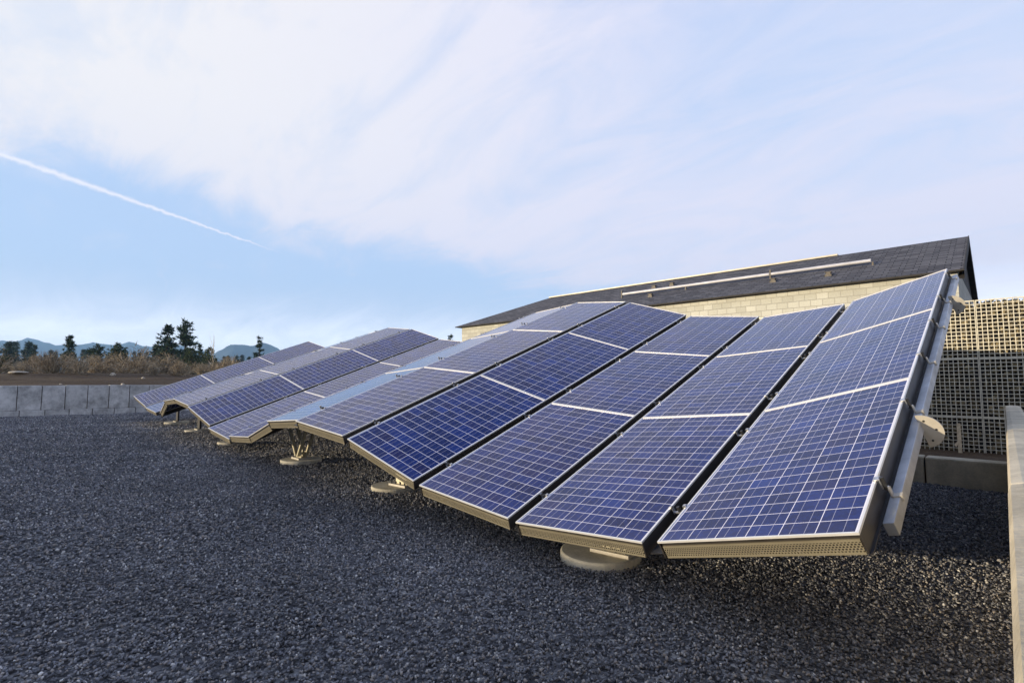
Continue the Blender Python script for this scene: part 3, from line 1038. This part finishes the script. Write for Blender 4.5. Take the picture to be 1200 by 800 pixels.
ea.face([Vector(p) - o for p in ((LX, RY1, ZE - th), (XL + 0.01, RY1, ZE - th), (XL + 0.01, RY0, ZE - th), (LX, RY0, ZE - th))])
ea.build('eave', M['near_black'], rf)
rk_ = MB()
for y0, y1, z0, z1 in ((RY0, YR, ZE, ZR), (RY1, YR, ZE, ZR)):
    a, b_ = Vector((RX, y0, z0)) - o, Vector((RX, y1, z1)) - o
    dn = Vector((0, 0, -0.24))
    up_ = Vector((0, 0, 0.02))
    ins = Vector((-0.13, 0, 0))
    rk_.face([a + up_, b_ + up_, b_ + dn, a + dn])
    rk_.face([a + dn, b_ + dn, b_ + dn + ins, a + dn + ins])
    rk_.face([a + up_, b_ + up_, b_ + up_ + ins * 0.15, a + up_ + ins * 0.15])
rk_.build('rake_board', M['near_black'], rf)
rc = MB()
rc.box((HX, YR - 0.12 - 17, ZR - 0.02), (-4.12, YR + 0.12 - 17, ZR + 0.035))
rc.build('ridge_vent', M['trim'], rf)


def roof_z(y):
    return ZE + SL * (y - RY0)


# long pale pipe lying along the roof on brackets
pp = empty('roof_pipe', (-7, 18.35, roof_z(18.35)))
tag(pp, 'long pale pipe lying along the dark shingle roof slope', 'pipe')
for x0, x1 in ((-11.45, -5.72), (-5.66, -2.86)):
    p = MB()
    p.tube((x0 + 7, 0, 0.15), (x1 + 7, 0, 0.15), 0.052, n=16)
    p.build('pipe_length', M['pipe'], pp, smooth=False)
for x in (-11.5, -8.7, -5.69, -2.82):
    b = MB()
    hgt = 0.30 if x in (-11.5, -5.69) else 0.10
    b.box((x + 7 - 0.022, -0.03, -0.03), (x + 7 + 0.022, 0.03, hgt))
    b.build('bracket', M['vent'], pp)
for n, (x, y, lb) in enumerate(((-10.55, 19.35, 'small dark roof vent above the left end of the pale pipe'), (-9.75, 19.35, 'small dark roof vent above the pale pipe, right of another vent'),
                                (-9.95, 17.95, 'small roof vent just below the left part of the pale pipe'), (-5.45, 17.85, 'small roof vent below the pale pipe near its joint'), (-3.85, 17.75, 'small roof vent below the right end of the pale pipe'))):
    v = MB()
    z = roof_z(y)
    v.box((x - 0.09, y - 0.08, z - 0.04), (x + 0.09, y + 0.08, z + 0.03))
    v.box((x - 0.06, y - 0.06, z + 0.03), (x + 0.06, y + 0.06, z + 0.09))
    v.box((x - 0.09, y - 0.09, z + 0.09), (x + 0.09, y + 0.07, z + 0.11))
    tag(v.build('roof_vent', M['vent']), lb, 'vent', 'vents on the shingle roof')


# ------------------------------------------------------------------ plants
def polar(azd, rad):
    return Vector((math.sin(R(azd)) * rad, math.cos(R(azd)) * rad, 0))


def bush_meshes(seed, hgt, spread, nst, twigs, mat):
    r = random.Random(seed)
    br, tw = MB(), MB()
    tips = []
    for s in range(nst):
        a = r.uniform(0, 2 * math.pi)
        lean = r.uniform(0.15, 1.0) * spread
        p = Vector((r.uniform(-.15, .15), r.uniform(-.15, .15), -0.1))
        d = Vector((math.cos(a) * lean, math.sin(a) * lean, 1)).normalized()
        L = hgt * r.uniform(0.6, 0.92) * (1 - .22 * lean)
        rad = r.uniform(0.024, 0.05)
        for seg in range(3):
            q = p + d * L / 3
            br.tube(p, q, rad * (1 - seg * .28), rad * (0.72 - seg * .22), 4, False)
            tips.append((q.copy(), d.copy()))
            tips.append(((p + q) / 2, d.copy()))
            p = q
            d = (d + Vector((r.uniform(-.4, .4), r.uniform(-.4, .4), r.uniform(-.05, .3)))).normalized()
    for k in range(twigs):
        q, d = r.choice(tips)
        p = q + Vector((r.gauss(0, .13), r.gauss(0, .13), r.gauss(0, .10)))
        e = (d * .7 + Vector((r.uniform(-1, 1), r.uniform(-1, 1), r.uniform(-.7, .8)))).normalized()
        L = r.uniform(.14, .36)
        wv = e.orthogonal().normalized() * r.uniform(.007, .018)
        wv.rotate(Matrix.Rotation(r.uniform(0, 6.28), 3, e))
        tw.face([p - wv, p + wv, p + e * L])
    return br.mesh('branches', M['branch']), tw.mesh('twigs', mat)


BUSH = [bush_meshes(100 + k, 1.55 + .2 * (k % 3), 0.95 + .35 * (k % 3), 26, 1700, M['twig'] if k % 3 else M['twig_grey']) for k in range(5)]
bush_l = {0: 'bare tan twiggy bush with light stems at the left of the dirt bank', 3: 'broad tawny bare bush in the middle of the dirt bank',
          5: 'rounded golden bare bush beside the white rock on the bank'}
nb = 0
rb = random.Random(5)
spots = []
for azd in np.arange(-93.0, -66.0, 1.7):
    spots.append((azd + rb.uniform(-.6, .6), rb.uniform(33.5, 40), rb.uniform(.5, 1.1)))
for azd in np.arange(-93.0, -62.0, 1.1):
    spots.append((azd + rb.uniform(-.4, .4), rb.uniform(43, 58), rb.uniform(.75, 1.35)))
for azd, rad, sc in spots:
    p = polar(azd, rad)
    t = empty('bush', (p.x, p.y, float(ground_z(p.x, p.y)) - 0.03))
    t.rotation_euler = (0, 0, rb.uniform(0, 6.28))
    t.scale = (sc * rb.uniform(.9, 1.25), sc * rb.uniform(.9, 1.25), sc)
    bm_, tm_ = BUSH[nb % 5]
    link('branches', bm_, t)
    link('twigs', tm_, t)
    front_row = rad < 40
    tag(t, 'bare tan twiggy bush in the front row above the grey wall' if front_row else 'bare brown bush in the back row of the scrub beyond the wall', 'bush',
        'front row of bare bushes on the bank' if front_row else 'back row of bare bushes')
    nb += 1


def pine_meshes(seed, hgt, wid, crown0, dens, mat, rounded=False, gap=0.0):
    """trunk with whorls of limbs, each limb carrying needle tufts"""
    r = random.Random(seed)
    tr, cr = MB(), MB()
    tr.tube((0, 0, -.3), (0, 0, hgt * .55), hgt * .020, hgt * .013, 8, False)
    tr.tube((0, 0, hgt * .55), (0, 0, hgt * .97), hgt * .013, .012, 8, False)
    z = hgt * crown0
    while z < hgt * .99:
        f = (z / hgt - crown0) / (1 - crown0)
        if rounded:
            reach = wid * math.sqrt(max(0.05, 1 - (2 * f - .9) ** 2 * .95))
        else:
            reach = wid * (1 - f) ** .75 * (.55 + .45 * min(1, f * 5)) + .10 * wid
        if r.random() < gap:
            z += hgt * .05
            continue
        for k in range(r.randint(4, 6)):
            a = r.uniform(0, 6.28)
            L = reach * r.uniform(.45, 1.1)
            d = Vector((math.cos(a), math.sin(a), r.uniform(-.12, .38)))
            b0 = Vector((0, 0, z))
            b1 = b0 + d * L
            tr.tube(b0, b1, hgt * .0045, hgt * .0018, 4, False)
            nt = max(2, int(dens * L / wid))
            for q in range(nt):
                u = (q + r.random()) / nt
                if u < .25:
                    continue
                c = b0 + d * L * u + Vector((r.gauss(0, .05), r.gauss(0, .05), r.gauss(0.02, .035))) * hgt * .35
                s = hgt * r.uniform(.03, .055)
                for n_ in range(9):
                    e = Vector((r.gauss(0, 1), r.gauss(0, 1), r.gauss(.35, .8))).normalized()
                    wv = e.orthogonal().normalized()
                    wv.rotate(Matrix.Rotation(r.uniform(0, 6.28), 3, e))
                    cr.face([c - wv * s * .24, c + wv * s * .24, c + e * s * 1.5])
        z += hgt * r.uniform(.028, .05)
    return tr.mesh('trunk', M['bark']), cr.mesh('crown', mat)


def plant_tree(name, meshes, azd, rad, top_tan, label, cat, group=None, base=None, yaw=None, hgt0=None, slim=1.0):
    p = polar(azd, rad)
    zb = float(ground_z(p.x, p.y)) if base is None else base
    H = 1.22 + top_tan * rad - zb
    t = empty(name, (p.x, p.y, zb))
    s = H / hgt0
    t.scale = (s * slim, s * slim, s)
    t.rotation_euler = (0, 0, random.uniform(0, 6.28) if yaw is None else yaw)
    link('trunk', meshes[0], t)
    link('crown', meshes[1], t)
    tag(t, label, cat, group)
    return t


tall1 = pine_meshes(1, 10, 3.0, .10, 11, M['needles'], gap=.06)
tall2 = pine_meshes(2, 10, 3.1, .08, 11, M['needles'], gap=.10)
slimp = pine_meshes(3, 10, 2.2, .14, 9, M['needles'], gap=.05)
spars = pine_meshes(4, 10, 1.25, .45, 6, M['needles'], gap=.25)
junip = pine_meshes(5, 6, 2.2, .05, 9, M['needles_olive'], True)
junid = pine_meshes(6, 6, 2.4, .05, 9, M['needles'], True)
small = pine_meshes(8, 10, 1.9, .04, 6, M['needles'])
small2 = pine_meshes(9, 10, 1.5, .06, 6, M['needles'], gap=.08)
plant_tree('pine_tree', tall1, -78.3, 92, .0895, 'dark tall pine, left of the pair standing close together above the scrub', 'pine tree', None, None, 0.3, 10, 1.05)
plant_tree('pine_tree', slimp, -79.15, 96, .057, 'short dark pine at the left foot of the close pine pair', 'pine tree', None, None, 1.9, 10, 1.1)
plant_tree('pine_tree', small, -75.7, 95, .060, 'short dark pine at the right foot of the close pine pair', 'pine tree', None, None, 0.7, 10, 1.1)
plant_tree('pine_tree', tall2, -76.9, 90, .0985, 'tallest dark pine, right of the close pair above the scrub', 'pine tree', None, None, 1.2, 10, 1.0)
plant_tree('pine_tree', slimp, -85.2, 80, .0655, 'lone dark conical pine rising from the scrub on the left', 'pine tree', None, None, .5, 10)
plant_tree('pine_tree', spars, -70.6, 90, .0772, 'thin sparse pine with bare lower trunk beside the left array slope', 'pine tree', None, None, .9, 10)
plant_tree('pine_tree', spars, -51.2, 120, .088, 'tiny pine top showing over the array left of the building', 'pine tree', None, None, 2.9, 10)
plant_tree('juniper_tree', junid, -83.3, 74, .0535, 'small round dark juniper behind the bare bushes, left of two', 'juniper tree', None, None, .9, 6, .8)
plant_tree('juniper_tree', junid, -81.95, 72, .0560, 'larger round dark juniper behind the bushes, right of two', 'juniper tree', None, None, 2.4, 6)
plant_tree('juniper_tree', junip, -76.3, 78, .052, 'olive green juniper at the foot of the tall pine pair', 'juniper tree', None, None, 2.0, 6, 1.1)
plant_tree('juniper_tree', junip, -74.9, 84, .056, 'dark leafy juniper just right of the tall pine pair', 'juniper tree', None, None, .2, 6, .8)
plant_tree('juniper_tree', junip, -89.0, 60, .034, 'low olive green juniper at the left edge of the scrub', 'juniper tree', None, None, 1.0, 6, 1.5)
rt = random.Random(9)
for azd in np.arange(-93.5, -66.5, .40):
    a = azd + rt.uniform(-.25, .25)
    rad = rt.uniform(170, 330)
    plant_tree('conifer', rt.choice([small, small2, slimp]), a, rad, rt.uniform(.036, .049) + (.008 if a < -87 else 0), 'small dark distant conifer in the tree line behind the bare bushes', 'conifer', 'distant conifers', 1.2, rt.uniform(0, 6), 10, rt.uniform(.9, 1.3))

# a bare sapling and a thin mast far out
sp = MB()
rs = random.Random(2)
for k in range(9):
    a = rs.uniform(0, 6.28)
    b0 = Vector((0, 0, 1.0 + k * .25))
    sp.tube(b0, b0 + Vector((math.cos(a) * .5, math.sin(a) * .5, rs.uniform(1.0, 1.9))), .016, .004, 4, False)
sp.tube((0, 0, -.2), (0.1, 0, 4.2), .035, .010, 5, False)
so = sp.build('bare_sapling', M['branch'])
p = polar(-74.6, 62)
so.location = (p.x, p.y, float(ground_z(p.x, p.y)))
tag(so, 'thin bare leafless sapling standing right of the tall pine pair', 'sapling')

# pale rocks on the dirt bank
for azd, rad, s, lb in ((-81.45, 26.2, .085, 'white rock lying on the dirt just above the grey wall'), (-85.6, 26.3, .06, 'small tan rock on the dirt above the left part of the wall'),
                        (-80.0, 30.5, .09, 'pale rock on the bank above the end of the wall'), (-88.2, 33.0, .42, 'flat pale stone lying at the foot of the leftmost bush'),
                        (-82.2, 33.2, .16, 'tan rock below the rounded bush on the bank')):
    bm = bmesh.new()
    bmesh.ops.create_icosphere(bm, subdivisions=2, radius=1)
    r = random.Random(int(rad * 10))
    for v in bm.verts:
        v.co = Vector((v.co.x * 1.1, v.co.y * .8, v.co.z * (.65 if s < .25 else .16))) * (1 + r.uniform(-.15, .15)) * s
    me = bpy.data.meshes.new('rock')
    bm.to_mesh(me)
    bm.free()
    me.materials.append(M['rock'])
    ob = link('rock', me)
    p = polar(azd, rad)
    ob.location = (p.x, p.y, float(ground_z(p.x, p.y)) + s * .2)
    tag(ob, lb, 'rock')

# ------------------------------------------------------------------ far hills
def hills():
    mbh = MB()
    azs = np.arange(-112, -52, .35)
    rads = [1700, 1950, 2200, 2450, 2700, 2950, 3200, 3450, 3700, 3950]
    rr = np.random.default_rng(12)
    ph = rr.uniform(0, 6.28, 8)

    def tan_top(a, band):
        rough = .0011 * np.sin(a * 2.1 + ph[0]) + .0009 * np.sin(a * 4.7 + ph[1]) + .0006 * np.sin(a * 9.3 + ph[2])
        if band == 0:      # nearer hill on the right
            return .057 * math.exp(-(abs((a + 73.3) / 2.9)) ** 1.35) + .05 * math.exp(-((a + 69.5) / 2.6) ** 2) + rough * .6
        return .0515 + .0085 * math.exp(-((a + 87.9) / 1.1) ** 2) + .0065 * math.exp(-((a + 81.2) / 1.5) ** 2) + .004 * math.exp(-((a + 84) / 1.6) ** 2) + .006 * math.exp(-((a + 77.9) / 1.4) ** 2) - .02 * sstep((a + 76) / 3.5) + rough
    n = len(azs)
    for ri, rad in enumerate(rads):
        for a in azs:
            h0 = tan_top(a, 0) * 2450 * math.exp(-((rad - 2450) / 380) ** 2)
            h1 = tan_top(a, 1) * 3450 * math.exp(-((rad - 3450) / 420) ** 2)
            p = polar(a, rad)
            z = max(h0, h1) + 4 * math.sin(rad * .02 + a * 3) * (1 if 0 < ri < 9 else 0)
            mbh.v.append((p.x, p.y, max(z, 0) - (40 if ri in (0, 9) else 0) + 1.2))
    for i in range(len(rads) - 1):
        for j in range(n - 1):
            mbh.f.append((i * n + j, i * n + j + 1, (i + 1) * n + j + 1, (i + 1) * n + j))
            mbh.uv.append(None)
    kind(mbh.build('hills', M['hill'], smooth=True), 'structure')


hills()

# ------------------------------------------------------------------ haze
def haze():
    b = MB()
    b.box((-13000, -13000, -42), (13000, 13000, 250))
    m = bpy.data.materials.new('haze')
    m.use_nodes = True
    t = NT(m.node_tree)
    oo = t.new('ShaderNodeOutputMaterial')
    v = t.new('ShaderNodeVolumePrincipled', {'Color': (0.36, 0.63, 1.0), 'Density': 2.6e-4, 'Anisotropy': 0.0})
    t.set(oo, 'Volume', v)
    ob = b.build('haze', m)
    kind(ob, 'stuff')


HAZE = True
if HAZE:
    haze()
S.cycles.volume_bounces = 0
